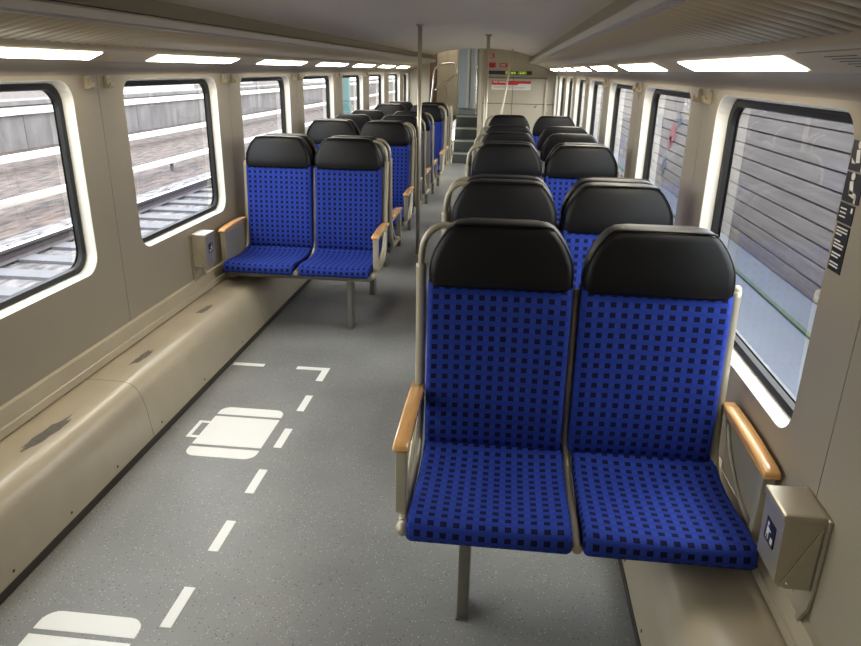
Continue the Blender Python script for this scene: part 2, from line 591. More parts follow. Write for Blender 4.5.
wn = 0
WINDOW_Y = {}
for side, name in SIDES:
    pcs = PCL if side < 0 else PCR
    X = sx(side, HALF)
    out = MB()
    bays = []
    for i, pc in enumerate(pcs):
        a = max(pc, YB - 0.1) if i else YB - 0.1
        last = i == len(pcs) - 1
        b = YE + 0.05 if last else pc + P
        hole = (pc + OA, pc + 0.80 if last else pc + OB, ZB, ZT)
        bays.append((a, b, hole))
        XO = sx(side, HALF + 0.075)
        if i == 0 and side > 0: out.add([(XO, a, -.35), (XO, b, -.35), (XO, b, 2.05), (XO, a, 2.05)], [(0, 1, 2, 3)])
        else: holed(out, XO, (a, b, -0.35, 2.05), grow(hole, -0.035), CRN)
    wall = out.build('wall_%s' % name, 'train_skin')
    struct(wall, 'beige %s side wall of the carriage with large rounded windows' % name, 'wall')
    WINDOW_Y[side] = [b[2] for b in bays[1:]]
    for i, (a, b, hole) in enumerate(bays):
        mb = MB()
        if i == 0 and side > 0: mb.add([(X, a, .40), (X, b - .0015, .40), (X, b - .0015, 1.585), (X, a, 1.585)], [(0, 1, 2, 3)])
        else: holed(mb, X, (a + 0.0015, b - 0.0015, 0.40, 1.585), hole, CRN)
        # seam returns
        for yy in (a + 0.0015, b - 0.0015):
            mb.add([(X, yy, 0.40), (X, yy, 1.585), (X + side * 0.012, yy, 1.585), (X + side * 0.012, yy, 0.40)], [(0, 1, 2, 3)])
        mb.build('wall_panel', 'wall_beige', wall)
        if i == 0 and side > 0: continue
        wn += 1
        rv = MB()
        ring_strip(rv, [(X, hole, CRN), (X + side * 0.004, grow(hole, -0.003), CRN), (X + side * 0.045, grow(hole, -0.012), CRN)], False)
        w = rv.build('window_%d' % wn, 'reveal_white')
        near = i - 1
        lab = '%s rounded window of the %s wall counted from the near end' % (ORD[near], name) if i else 'rounded window of the left wall beside the viewpoint, out of view'
        struct(w, lab, 'window')
        gs = MB()
        ring_strip(gs, [(X + side * 0.045, grow(hole, -0.010), CRN), (X + side * 0.040, grow(hole, -0.020), CRN - .006), (X + side * 0.046, grow(hole, -0.036), CRN - .015), (X + side * 0.062, grow(hole, -0.040), CRN - .015)])
        gs.build('gasket', 'gasket_black', w)
        h2 = grow(hole, -0.039)
        rg = ring(*h2, CRN - .015)
        gl = MB().add([(X + side * 0.060, y, z) for y, z, k in rg], [tuple(range(len(rg)))])
        gl.build('pane', 'window_glass', w)
    # dark backing behind the panel seams
    bk = MB()
    for i, pc in enumerate(pcs[1:]):
        bk.add([(X + side * 0.012, pc - 0.03, 0.3), (X + side * 0.012, pc + 0.03, 0.3), (X + side * 0.012, pc + 0.03, 1.6), (X + side * 0.012, pc - 0.03, 1.6)], [(0, 1, 2, 3)])
    bk.build('seam_backing', 'fascia_olive', wall)

# ------------------------------------------------------------------ cove, lamp strip, luggage racks, ceiling
tn = 2
def sheet(prof, y0, y1, name, m, parent=None, smooth=False):
    return MB().prism_y(prof, y0, y1, close=False, smooth=smooth).build(name, m, parent)

for side, name in SIDES:
    tn += 1
    prof = [(sx(side, d), z) for d, z in ((1.300, 1.580), (1.296, 1.600), (1.282, 1.618), (1.262, 1.628), (1.226, 1.638), (1.212, 1.638))]
    o = sheet(prof, YB, YE, 'trim_%d' % tn, 'cove_grey', smooth=True)
    struct(o, 'curved grey cove between the %s windows and lamps' % name, 'cove')
    sheet([(sx(side, d), z) for d, z in ((1.212, 1.638), (1.118, 1.678))], YB, YE, 'lamp_strip', 'slat_beige', o)
    sheet([(sx(side, d), z) for d, z in ((1.118, 1.678), (1.105, 1.676), (1.090, 1.682), (1.080, 1.692), (1.074, 1.704))], YB, YE, 'lip', 'slat_beige', o, True)
    # luggage rack
    rk = empty('luggage_rack', (sx(side, 1.07), 0, 1.70))
    tag(rk, 'long slatted luggage rack with metal front edge above the %s windows' % name, 'luggage rack')
    ox, oz = sx(side, 1.07), 1.70
    def loc(d, z): return (sx(side, d) - ox, z - oz)
    sheet([loc(1.076, 1.712), loc(0.835, 1.771)], YB, YE, 'rack_bed', 'rack_bed', rk)
    pr = [loc(d, z) for d, z in ((0.840, 1.755), (0.828, 1.757), (0.822, 1.765), (0.822, 1.791), (0.828, 1.799), (0.840, 1.801))]
    MB().prism_y(pr, YB, YE).build('front_profile', 'profile_metal', rk)
    # rounded ribs laid across the rack, one after the other
    A, Bq = loc(1.072, 1.703), loc(0.838, 1.760)
    tl = math.hypot(Bq[0] - A[0], Bq[1] - A[1])
    nxr, nzr = -(Bq[1] - A[1]) / tl, (Bq[0] - A[0]) / tl
    if nzr > 0: nxr, nzr = -nxr, -nzr
    arc = [(-.0275, -.006), (-.024, .0015), (-.014, .0055), (0, .007), (.014, .0055), (.024, .0015), (.0275, -.006)]
    vs = [(q[0] + nxr * h, y, q[1] + nzr * h) for q in (A, Bq) for y, h in arc]
    n = len(arc)
    sme = MB().add(vs, [(i, i + 1, n + i + 1, n + i) for i in range(n - 1)] + [tuple(range(n)), tuple(range(n, 2 * n))], True).mesh('slat', 'slat_beige')
    y = YB + .04
    while y < YE - 0.03:
        link('slat', sme, rk, (0, y, 0)); y += .060

# lamps: flush warm diffusers over every window
LN = MB()
lamp_len = 1.05
def lamp_mesh(side, L):
    # diffuser in local coords; origin at the low outer edge, near end
    d0, z0, d1, z1 = 1.198, 1.6440, 1.130, 1.6729
    n = Vector((-side * (z1 - z0), 0, -(d0 - d1))).normalized()   # into the room, downwards
    if n.z > 0: n = -n
    def pt(t, y, off):
        d = d0 + (d1 - d0) * t; z = z0 + (z1 - z0) * t
        return (sx(side, d) - sx(side, d0) + n.x * off, y, z - z0 + n.z * off)
    fr = MB(); df = MB()
    fr.add([pt(0, 0, .001), pt(1, 0, .001), pt(1, L, .001), pt(0, L, .001), pt(.03, .005, .003), pt(.97, .005, .003), pt(.97, L - .005, .003), pt(.03, L - .005, .003)],
           [(0, 1, 5, 4), (1, 2, 6, 5), (2, 3, 7, 6), (3, 0, 4, 7)])
    df.add([pt(.03, .005, .003), pt(.97, .005, .003), pt(.97, L - .005, .003), pt(.03, L - .005, .003)], [(0, 1, 2, 3)])
    return fr.mesh('lamp_frame', 'reveal_white'), df.mesh('diffuser', 'lamp_diffuser')
for side, name in SIDES:
    meF, meD = lamp_mesh(side, lamp_len)
    n = 0
    spots = [h[0] + 0.05 for h in WINDOW_Y[side]]
    if side < 0: spots = [spots[0] - P] + spots
    for i, y0 in enumerate(spots):
        if y0 + lamp_len > YE: break
        t = empty('ceiling_lamp', (sx(side, 1.198), y0, 1.6440))
        link('lamp_frame', meF, t); link('diffuser', meD, t)
        lab = '%s warm glowing lamp panel from the near end above the %s windows' % (ORD[i], name)
        tag(t, lab, 'lamp', 'lamp panels above the %s windows' % name)
# loudspeaker grille on the lamp strip at the near right
t = empty('loudspeaker_grille', (sx(1, 1.16), 1.42, 1.6592))
tag(t, 'slotted beige loudspeaker grille beside the nearest right lamp panel', 'grille')
g = MB(); ang = math.atan2(1.678 - 1.638, 1.118 - 1.212)
dx, dz = (1.118 - 1.212), (1.678 - 1.638)
Ld = math.hypot(dx, dz); ux, uz = dx / Ld, dz / Ld
nx, nz = -uz, ux
if nz > 0: nx, nz = -nx, -nz
def gp(a, y, off): return (ux * a + nx * off, y, uz * a + nz * off)
g.add([gp(-.046, -.20, .003), gp(.046, -.20, .003), gp(.046, .20, .003), gp(-.046, .20, .003), gp(-.046, -.20, 0), gp(.046, -.20, 0), gp(.046, .20, 0), gp(-.046, .20, 0)],
      [(0, 1, 2, 3), (0, 4, 5, 1), (1, 5, 6, 2), (2, 6, 7, 3), (3, 7, 4, 0)])
g.build('grille_plate', 'slat_beige', t)
sm = MB().add([gp(-.0018, -.07, .0034), gp(.0018, -.07, .0034), gp(.0018, .07, .0034), gp(-.0018, .07, .0034)], [(0, 1, 2, 3)]).mesh('slot', 'seam_dark')
for k in range(6):
    a = -.028 + k * .011
    p = gp(a, -.03 + .012 * k, 0); link('slot', sm, t, p)

# ceiling
cz = [(0.822, 1.80), (0.87, 1.806), (0.87, 1.866), (0.83, 1.884), (0.74, 1.914), (0.60, 1.944), (0.45, 1.968), (0.25, 1.984), (0.0, 1.990)]
prof = [(sx(-1, d), z) for d, z in cz] + [(sx(1, d), z) for d, z in reversed(cz[:-1])]
ce = sheet(prof[2:-2], YB, YE, 'ceiling', 'ceiling_grey', smooth=True)
struct(ce, 'low curved light grey ceiling over the aisle', 'ceiling')
for side in (-1, 1):
    q = sheet([(sx(side, d), z) for d, z in ((1.42, 1.808), (0.87, 1.808), (0.87, 1.866))], YB, YE, 'trim_%d' % (8 if side < 0 else 9), 'fascia_olive')
    struct(q, 'olive fascia between the %s luggage rack and the ceiling' % ('left' if side < 0 else 'right'), 'fascia')
for xx, w, z in ((-0.075, 0.013, 1.9775), (-0.985, 0.004, 1.9685)):
    MB().box(xx - w, xx + w, YB, YE, z, z + 0.008).build('joint_strip', 'profile_metal' if w < .01 else 'fascia_olive', ce)
# outer roof closes the shell above
rf = MB().box(CX - 1.42, CX + 1.42, YB - 0.1, 17.2, 2.72, 2.76)
rf.box(CX - 1.40, CX - 1.36, YB - 0.1, YE, 2.0, 2.72).box(CX + 1.36, CX + 1.40, YB - 0.1, YE, 2.0, 2.72)
struct(rf.build('trim_5', 'train_skin'), 'outer roof shell above the ceiling', 'roof')
wb = MB().box(CX - 1.40, CX + 1.40, YB - 0.06, YB, 0, 2.72).build('wall_back', 'panel_cream')
struct(wb, 'cream end wall behind the viewpoint', 'wall')

# ------------------------------------------------------------------ front end: partition, stairs, upper landing
pf = MB().box(-0.555, 0.845, YE, YE + 0.05, 0, 2.05).build('wall_front', 'panel_cream')
struct(pf, 'cream partition wall beside the stairs at the far end', 'wall')
MB().box(-0.50, 0.77, YE - 0.006, YE - 0.0005, 1.075, 1.085).build('panel_seam', 'seam_dark', pf)
MB().box(0.025, 0.033, YE - 0.006, YE - 0.0005, 0.0, 1.55).build('panel_seam', 'seam_dark', pf)
sh = MB().box(-0.46, 0.62, YE - 0.06, YE - 0.0005, 1.505, 1.53, 0.006).build('ledge_strip', 'fascia_olive', pf)
MB().box(0.60, 0.64, YE - 0.04, YE - 0.0005, 0, 1.80, 0.008).build('corner_post', 'panel_cream', pf)
MB().tube([(0.44, YE - 0.02, 1.04), (0.44, YE, 1.04)], 0.018, 10).build('lock', 'steel', pf)
MB().box(-0.575, -0.50, YE - 0.05, YE - 0.0005, 0, 1.99, 0.01).build('edge_post', 'panel_cream', pf)
# line display
t = empty('line_display', (-0.035, YE - 0.002, 1.60))
tag(t, 'narrow black display with green lettering on the far partition', 'display')
MB().box(-.40, .40, -.03, 0, -.045, .045, .006).build('housing', 'panel_cream', t)
MB().box(-.385, .385, -.033, -.029, -.032, .032).build('screen', 'sticker_black', t)
led = MB()
rnd = random.Random(4)
x = -.06
font = {'N': ['1001', '1101', '1011', '1001', '1001'], 'E': ['111', '100', '110', '100', '111'], 'A': ['010', '101', '111', '101', '101'], 'S': ['111', '100', '111', '001', '111'], 'T': ['111', '010', '010', '010', '010'], 'R': ['110', '101', '110', '101', '101']}
pat = [[1, 1, 0, 1], [1, 0, 1, 1], [1, 1, 1, 0], [0, 1, 1, 1], [1, 0, 1, 1]]
cell = .0085
for col in range(38):
    if col % 5 == 4 or 17 < col < 21: continue
    for row in range(5):
        if rnd.random() < .62:
            xx = -.075 + col * cell * 1.15; zz = -.020 + row * cell
            led.add([(xx, -.0335, zz), (xx + cell * .9, -.0335, zz), (xx + cell * .9, -.0335, zz + cell * .8), (xx, -.0335, zz + cell * .8)], [(0, 1, 2, 3)])
led.build('led_text', 'led_green', t)['kind'] = 'stuff'
# red and white notice and small red stickers
def plate(name, x0, x1, z0, z1, m, label, cat):
    t = MB().box(x0, x1, YE - 0.006, YE - 0.0005, z0, z1).build(name, m)
    return tag(t, label, cat)
nt_ = plate('notice_sign', -0.345, 0.345, 1.315, 1.465, 'print_white', 'wide white notice with red header on the far partition', 'sign')
MB().box(-0.345, 0.345, YE - 0.0072, YE - 0.0058, 1.42, 1.465).build('red_header', 'sticker_red', nt_)
MB().add([(-.345, YE - .0066, 1.395), (.10, YE - .0066, 1.395), (.14, YE - .0066, 1.425), (-.345, YE - .0066, 1.425)], [(0, 1, 2, 3)]).build('red_step', 'sticker_red', nt_)
for i, (a, b, z) in enumerate(((-.31, .05, 1.375), (-.31, .25, 1.358), (-.31, .22, 1.342))):
    MB().box(a, b, YE - 0.0072, YE - 0.0058, z, z + .006).build('text_line', 'print_grey', nt_)
for i, (a, b) in enumerate(((-.32, -.24), (-.22, -.10))):
    MB().box(a, b, YE - 0.0084, YE - 0.007, 1.435, 1.452).build('header_text', 'print_white', nt_)
for i, (x0, x1, z0, z1, lab) in enumerate(((-.43, -.32, 1.845, 1.91, 'small square red sticker highest on the far partition'), (-.43, -.29, 1.68, 1.765, 'dark red sticker left above the line display'), (-.22, -.09, 1.69, 1.755, 'red sticker right above the line display'))):
    s = plate('red_sticker', x0, x1, z0, z1, 'sticker_red', lab, 'sticker')
    for k in range(2):
        MB().box(x0 + .02, x1 - .03, YE - .0072, YE - .0058, z0 + .016 + .022 * k, z0 + .026 + .022 * k).build('text_line', 'print_white' if i != 1 else 'sticker_black', s)
# stairs
st = empty('staircase', (-0.79, 13.06, 0))
tag(st, 'short flight of dark grey stairs at the far end of the aisle', 'stairs')
for k in range(4):
    z0 = 0.19 + 0.205 * k
    zp = 0 if k == 0 else 0.19 + 0.205 * (k - 1)
    y0 = 0.27 * k
    MB().box(-0.235, 0.225, y0, y0 + 0.02, zp - .02, z0 - .03).build('riser', 'stair_tread', st)
    MB().box(-0.235, 0.225, y0 + .02, y0 + (0.28 if k < 3 else 2.2), z0 - .03, z0).build('tread', 'stair_tread', st)
    MB().box(-0.235, 0.225, y0 - .008, y0 + .03, z0 - .028, z0 + .003).build('nosing', 'stair_nose', st)
# stair well cheeks, landing, back wall
vw = MB().box(-0.565, -0.50, YE + 0.05, 17.0, 0, 2.72)
vw.box(-1.90, -1.46, YE, YE + 0.05, 0, 2.05).box(-1.46, -1.025, YE, YE + 0.05, 0, 1.02)
struct(vw.build('trim_6', 'panel_cream'), 'cream cheek walls on both sides of the stairs', 'panelling')
lf = MB().box(-1.93, -1.026, 13.05, 17.0, 0.74, 0.80).box(-1.026, -.57, 14.2, 17.0, .70, .785)
struct(lf.build('trim_7', 'stair_tread'), 'grey upper landing floor behind the stairs', 'landing')
wv = MB().box(-1.93, -.5, 16.9, 17.0, .7, 2.72)
struct(wv.build('wall_vestibule', 'panel_blue_grey'), 'blue grey end wall of the upper landing', 'wall')
for k in range(3):
    MB().box(-1.02 + .17 * k, -1.02 + .17 * k + .06, 16.86, 16.9, .8, 2.7, .01).build('vertical_rib', 'panel_cream', bpy.data.objects['wall_vestibule'])
wl = MB().box(-1.95, -1.90, YE + .05, 14.9, 0, 2.72).box(-1.95, -1.90, 15.9, 17.0, 0, 2.72).box(-1.95, -1.90, 14.9, 15.9, 0, .85).box(-1.95, -1.90, 14.9, 15.9, 2.5, 2.72)
struct(wl.build('wall_landing', 'panel_cream'), 'cream side wall of the upper landing', 'wall')
# cabinet left of the stairs
cb = empty('electrical_cabinet', (-1.22, 14.0, .80))
tag(cb, 'tall cream cabinet with two doors left of the stairs', 'cabinet')
MB().box(-.21, .185, .02, .45, 0, 1.85).build('body', 'panel_cream', cb)
for k in range(2):
    d_ = MB().box(-.205 + .195 * k, -.205 + .195 * k + .188, 0, .02, .02, 1.80, .004).build('door', 'panel_cream', cb)
    MB().box(-.04 + .05 * k, -.03 + .05 * k, -.012, 0, .9, 1.0).build('handle', 'steel', d_)
pk = MB().box(-1.58, -1.44, 13.98, 14.4, .8, 2.6, .01).build('wall_column', 'column_red')
tag(pk, 'reddish brown column left of the tall cabinet', 'column')
# handrails
def rail(name, pts, r, label, smooth=5):
    base = Vector((pts[0][0], pts[0][1], 0))
    t = MB().tube([Vector(p) - base for p in pts], r, 10, smooth).build(name, 'steel', None, base)
    return tag(t, label, 'handrail')
hr = rail('stair_handrail', [(-1.43, 13.02, 1.02), (-1.40, 13.02, 1.35), (-1.38, 13.03, 1.60), (-1.30, 13.05, 1.70), (-1.18, 13.08, 1.73), (-1.04, 13.1, 1.735), (-0.985, 13.1, 1.68), (-0.985, 13.1, 1.57), (-1.02, 13.08, 1.53), (-1.18, 13.05, 1.41), (-1.36, 13.02, 1.28)], 0.017, 'bent chrome handrail loop left of the far stairs', 6)
rail('stair_grab_rail', [(-0.60, 13.0, 0.90), (-0.605, 12.97, 0.95), (-0.61, 12.965, 1.2), (-0.615, 12.965, 1.5), (-0.62, 12.97, 1.64), (-0.61, 13.0, 1.69)], 0.014, 'upright chrome grab rail right of the far stairs')
# poles
def pole(x, y, z1, x2, r, label):
    t = empty('grab_pole', (x2, y, 0))
    tag(t, label, 'pole')
    MB().tube([(0, 0, 0), (x - x2, 0, z1)], r, 14).build('pole', 'pole_satin', t)
    MB().tube([(0, 0, 0), (0, 0, .012)], r * 2.0, 14).build('floor_flange', 'pole_satin', t)
    MB().tube([(x - x2, 0, z1 - .014), (x - x2, 0, z1)], r * 1.9, 14).build('ceiling_flange', 'pole_satin', t)
pole(-0.780, 6.20, 1.981, -0.780, 0.018, 'floor to ceiling grab pole beside the left seats, nearest of the poles')
pole(-0.262, 7.80, 1.981, -0.262, 0.018, 'grab pole rising behind the right aisle seats')
pole(0.0, 11.9, 1.976, -0.262, 0.017, 'slanting grab pole in front of the far partition')
pole(-1.462, 1.42, 1.72, -1.462, 0.018, 'grab pole at the near end of the left heating ledge')

# ------------------------------------------------------------------ seats
def cushion_prof():
    top = [(0.000, 0.412), (0.004, 0.438), (0.016, 0.452), (0.035, 0.458), (0.10, 0.456), (0.20, 0.446), (0.30, 0.441), (0.38, 0.447), (0.425, 0.462), (0.452, 0.485)]
    bot = [(0.470, 0.470), (0.455, 0.44), (0.42, 0.410), (0.30, 0.400), (0.12, 0.400), (0.006, 0.400)]
    return top + bot
def back_prof():
    fr = [(0.438, 0.470), (0.430, 0.50), (0.427, 0.55), (0.431, 0.62), (0.440, 0.72), (0.449, 0.82), (0.457, 0.92), (0.466, 1.025)]
    bk = [(0.520, 1.025), (0.512, 0.9), (0.504, 0.75), (0.492, 0.6), (0.482, 0.50), (0.468, 0.462)]
    return fr + bk
def head_rings():
    # z, half width, front y, back y
    return [(1.000, .216, .462, .545), (1.004, .2225, .455, .550), (1.014, .2265, .450, .553), (1.05, .2275, .449, .556), (1.085, .2235, .451, .559), (1.115, .213, .454, .562),
            (1.145, .197, .457, .565), (1.170, .179, .460, .567), (1.186, .164, .464, .567), (1.196, .147, .472, .564), (1.201, .12, .485, .556)]
def headrest_mesh():
    mb = MB(); vs = []; fs = []; seg = 4; uv = []
    n = None
    R = head_rings()
    for z, hw, y0, y1 in R:
        hw -= .006
        r = min(.028, (y1 - y0) * .42)
        rg = rrect(-hw, hw, y0, y1, r, (1, 1, 1, 1), seg)
        # add mid points along the long sides
        n = len(rg)
        for x, y in rg:
            bul = .006 * (1 - (x / hw) ** 2) if y < (y0 + y1) / 2 else 0
            vs.append((x, y - bul, z)); uv.append((x, z))
    for a in range(len(R) - 1):
        for i in range(n):
            fs.append((a * n + i, a * n + (i + 1) % n, (a + 1) * n + (i + 1) % n, (a + 1) * n + i))
    fs.append(tuple(reversed(range(n)))); fs.append(tuple((len(R) - 1) * n + i for i in range(n)))
    mb.add(vs, fs, True, uv)
    return mb
def cush_bulge(u, i, y, z):
    return (0.0, 0.010 * abs(u) ** 3 if z > .43 else 0.0)
def back_bulge(u, i, y, z):
    return (-0.012 * abs(u) ** 3 if i < 8 else -0.004 * abs(u) ** 3, 0.0)

HWS = 0.2275
meC = MB().extrude_x(cushion_prof(), HWS, 0, 0.014, 9, cush_bulge).mesh('seat_cushion', 'blue_dotted_fabric')
meB = MB().extrude_x(back_prof(), HWS - .006, 0, 0.016, 9, back_bulge).mesh('backrest', 'blue_dotted_fabric')
meH = headrest_mesh().mesh('headrest', 'leather_black')
# seam piping round the headrest face
def piping_mesh():
    pts = []
    R = head_rings()
    sel = [R[2], R[3], R[4], R[5], R[6], R[7], R[8]]
    for z, hw, y0, y1 in sel: pts.append((-(hw - .012), y0 + .012, z))
    top = sel[-1]
    pts += [(-.139, .468, 1.1955), (-.07, .466, 1.1985), (0, .466, 1.199), (.07, .466, 1.1985), (.139, .468, 1.1955)]
    for z, hw, y0, y1 in reversed(sel): pts.append((hw - .012, y0 + .012, z))
    return MB().tube(pts, .0035, 6, 3).mesh('piping', 'leather_black')
meP = piping_mesh()
meS = MB().extrude_x([(0.470, 0.43), (0.484, 0.50), (0.494, 0.6), (0.506, 0.75), (0.514, 0.9), (0.522, 1.012), (0.540, 1.012), (0.534, 0.9), (0.528, 0.75), (0.518, 0.6), (0.508, 0.48), (0.492, 0.42)], HWS - .002, 0, 0.010, 3).mesh('back_shell', 'shell_grey')

def make_pair(s):
    # double seat facing -y; s = side of the wall (+1: wall on +x). Origin on the floor below the cushions' front edge
    root = empty('double_seat')
    for i in (-1, 1):
        link('seat_cushion', meC, root, (i * .2425, 0, 0))
        xc = i * .2345 - s * .013
        link('backrest', meB, root, (xc, 0, 0))
        h = link('headrest', meH, root, (xc, 0, 0)); link('piping', meP, h)
        link('back_shell', meS, root, (xc, 0, 0))
    # middle frame between the two seats
    f = MB()
    f.tube([(0, 0.012, .412), (0, .12, .418), (0, .30, .405), (0, .42, .425), (-s * .008, .458, .50), (-s * .013, .476, .70), (-s * .013, .498, .92), (-s * .013, .508, 1.0)], .0145, 8, 4)
    f.build('middle_frame', 'frame_paint', root)
    b = MB().box(-.455, .455, .14, .26, .335, .392, .008)
    b.box(s * .455, s * .517, .16, .24, .32, .392)
    b.build('support_beam', 'leg_metal', root)
    lx = -s * .31
    lg = MB().box(lx - .018, lx + .018, .155, .245, .006, .345, .006)
    lg = lg.build('leg', 'leg_metal', root)
    MB().box(lx - .021, lx + .021, .150, .250, .0005, .008, .002).build('foot_plate', 'leg_metal', lg)
    # aisle side frame with hand loop
    ax = -s * .496
    sf = MB()
    sf.tube([(ax + s * .012, .06, .405), (ax + s * .006, .16, .418), (ax + s * .004, .32, .418), (ax + s * .004, .41, .45), (ax + s * .004, .462, .54), (ax + s * .004, .482, .70), (ax + s * .002, .50, .86), (ax, .512, 1.00), (ax - s * .001, .516, 1.06)], .0165, 10, 4)
    sf.ball((ax + s * .012, .058, .405), (.023, .030, .022))
    sf = sf.build('side_frame', 'frame_paint', root)
    hx = ax
    MB().tube([(hx, .516, 1.04), (hx, .517, 1.09), (hx + s * .010, .518, 1.135), (hx + s * .036, .518, 1.168), (hx + s * .072, .518, 1.182), (hx + s * .105, .518, 1.172)], .0105, 8, 5).build('hand_loop', 'frame_paint', root)
    # wall side frame post
    MB().tube([(s * .463, .10, .405), (s * .463, .30, .405), (s * .463, .42, .44), (s * .463, .468, .54), (s * .463, .492, .75), (s * .463, .505, .92), (s * .463, .510, 1.02)], .0165, 8, 4).ball((s * .463, .5105, 1.02), .0165).build('wall_post', 'frame_paint', root)
    # armrests
    for q in (-s, s):
        x = q * .4965 if q == -s else q * .490
        w = .023 if q == -s else .0235
        br = MB()
        br.box(x - .017, x + .017, .094, .124, .425, .634, .006)
        br.tube([(x, .12, .43), (x, .20, .445), (x, .30, .475), (x, .40, .54), (x, .455, .612)], .009, 6, 4)
        br.box(x - .012, x + .012, .10, .46, .620, .634, .004)
        a = br.build('armrest', 'frame_paint', root)
        prof = [(.080, .634), (.076, .645), (.084, .655), (.12, .6605), (.22, .667), (.33, .669), (.43, .667), (.478, .664), (.480, .640), (.43, .638), (.30, .638), (.15, .634)]
        MB().extrude_x(prof, w, x, .007, 1).build('armrest_pad', 'armrest_wood', a)
        if q == s:
            MB().box(x + .004, x + .010, .13, .455, .44, .622).build('side_plate', 'frame_paint', a)
    return root

protoR = make_pair(1)     # faces the camera, wall on the right
protoL = make_pair(-1)    # faces the camera, wall on the left
XR, XL = 0.247, -1.318
used = {id(protoR): False, id(protoL): False}
def place(proto, x, y, rot, label, group):
    if not used[id(proto)]:
        o = proto; used[id(proto)] = True
    else:
        o = copy_tree(proto)
    o.location = (x, y, 0); o.rotation_euler = (0, 0, math.pi if rot else 0)
    tag(o, label, 'seat', group)
GR, GL = 'double seats along the right wall', 'double seats along the left wall'
FACE, AWAY = 0, 1
# front y is the cushion's front edge; a seat that faces away is turned by 180 degrees
rows_right = [
    (1.57, FACE, 'large blue dotted double seat with black headrests nearest the viewer on the right'),
    (2.41, FACE, 'second blue double seat on the right, facing the viewer behind the nearest one'),
    (3.575, AWAY, 'double seat facing away, back to back with the second right row'),
    (3.99, FACE, 'third row of headrests on the right, double seat facing the viewer'),
    (5.155, AWAY, 'double seat facing away, back to back with the third right row'),
    (5.87, AWAY, 'fourth row of headrests on the right, double seat facing away'),
    (6.58, AWAY, 'fifth row of headrests on the right, double seat facing away'),
    (7.01, FACE, 'farthest double seat on the right, before the cream partition, facing the viewer')]
rows_left = [
    (4.05, FACE, 'nearest blue dotted double seat on the left, behind the luggage area'),
    (5.215, AWAY, 'left double seat facing away, back to back with the nearest left seat'),
    (5.61, FACE, 'second row of headrests on the left, blue double seat facing the viewer by the pole'),
    (6.775, AWAY, 'left double seat facing away just behind the grab pole, back to back with second row'),
    (7.50, AWAY, 'third row of headrests on the left, double seat facing away'),
    (8.25, AWAY, 'fourth row of headrests on the left, double seat facing away'),
    (8.68, FACE, 'blue double seat on the far left facing the viewer, before the stairs'),
    (9.845, AWAY, 'far left double seat facing away, back to back with the last facing seat'),
    (10.55, AWAY, 'farthest double seat on the left, facing the stairs')]
for y, a, lab in rows_right:
    place(protoR if a == FACE else protoL, XR, y, a, lab, GR)
for y, a, lab in rows_left:
    place(protoL if a == FACE else protoR, XL + (.034 if y < 5.3 else 0), y, a, lab, GL)

# ------------------------------------------------------------------ waste bins
def make_bin(side, y0, label):
    X = sx(side, HALF) 
    t = empty('waste_bin', (X, y0, 0.50))
    tag(t, label, 'bin', 'metal waste bins on the side walls')
    s = -side     # into the room
    def bx(a, b): return tuple(sorted((s * a, s * b)))
    L = .125
    # body: front leans slightly outward at the bottom
    body = MB()
    prof = [(s * .010, .0), (s * .080, .0), (s * .092, .012), (s * .098, .178), (s * .010, .178)]
    body.prism_y(prof, 0.002, L - .002)
    body.build('body', 'bin_metal', t)
    lid = MB().box(*bx(.006, .104), -.002, L + .002, .178, .200, .007)
    lid = lid.build('lid', 'bin_metal', t)
    # side flap plates with a diagonal edge
    for yy in (-.0025, L):
        fl_ = MB().prism_y([(s * .012, .170), (s * .012, .0), (s * .070, .0), (s * .078, .012)], yy, yy + .0025).build('side_plate', 'frame_paint', t)
        MB().ball((s * .066, yy + (-.001 if yy < 0 else .0035), .016), (.005, .003, .005), 8, 4).build('rivet', 'steel', fl_)
    MB().box(*bx(0.0005, .009), -.012, L + .012, .0, .196, .003).build('back_plate', 'bin_metal', t)
    st_ = MB().prism_y([(s * .0005, .0), (s * .006, .0), (s * .012, -.05), (s * .028, -.082), (s * .023, -.086), (s * .006, -.056)], -.010, .004)
    stm = st_.mesh('strap', 'bin_metal')
    link('strap', stm, t); link('strap', stm, t, (0, L + .006, 0))
    # pictogram: black square with a white figure
    pc = MB().box(s * .0955, s * .0985, .035, .090, .078, .135).build('pictogram', 'sticker_black', t)
    pg = MB()
    xo = s * .0988
    def quad(a, b, c, d): pg.add([(xo, a, c), (xo, b, c), (xo, b, d), (xo, a, d)], [(0, 1, 2, 3)])
    quad(.071, .080, .118, .128); quad(.066, .080, .096, .115); quad(.056, .066, .108, .113); quad(.066, .071, .084, .096); quad(.076, .081, .084, .096); quad(.040, .054, .084, .100)
    pg.build('figure', 'print_white', pc)
    return t
make_bin(1, 1.395, 'beige metal waste bin on the right wall beside the nearest seat')
make_bin(-1, 3.80, 'small metal waste bin on the left wall before the nearest left seat')

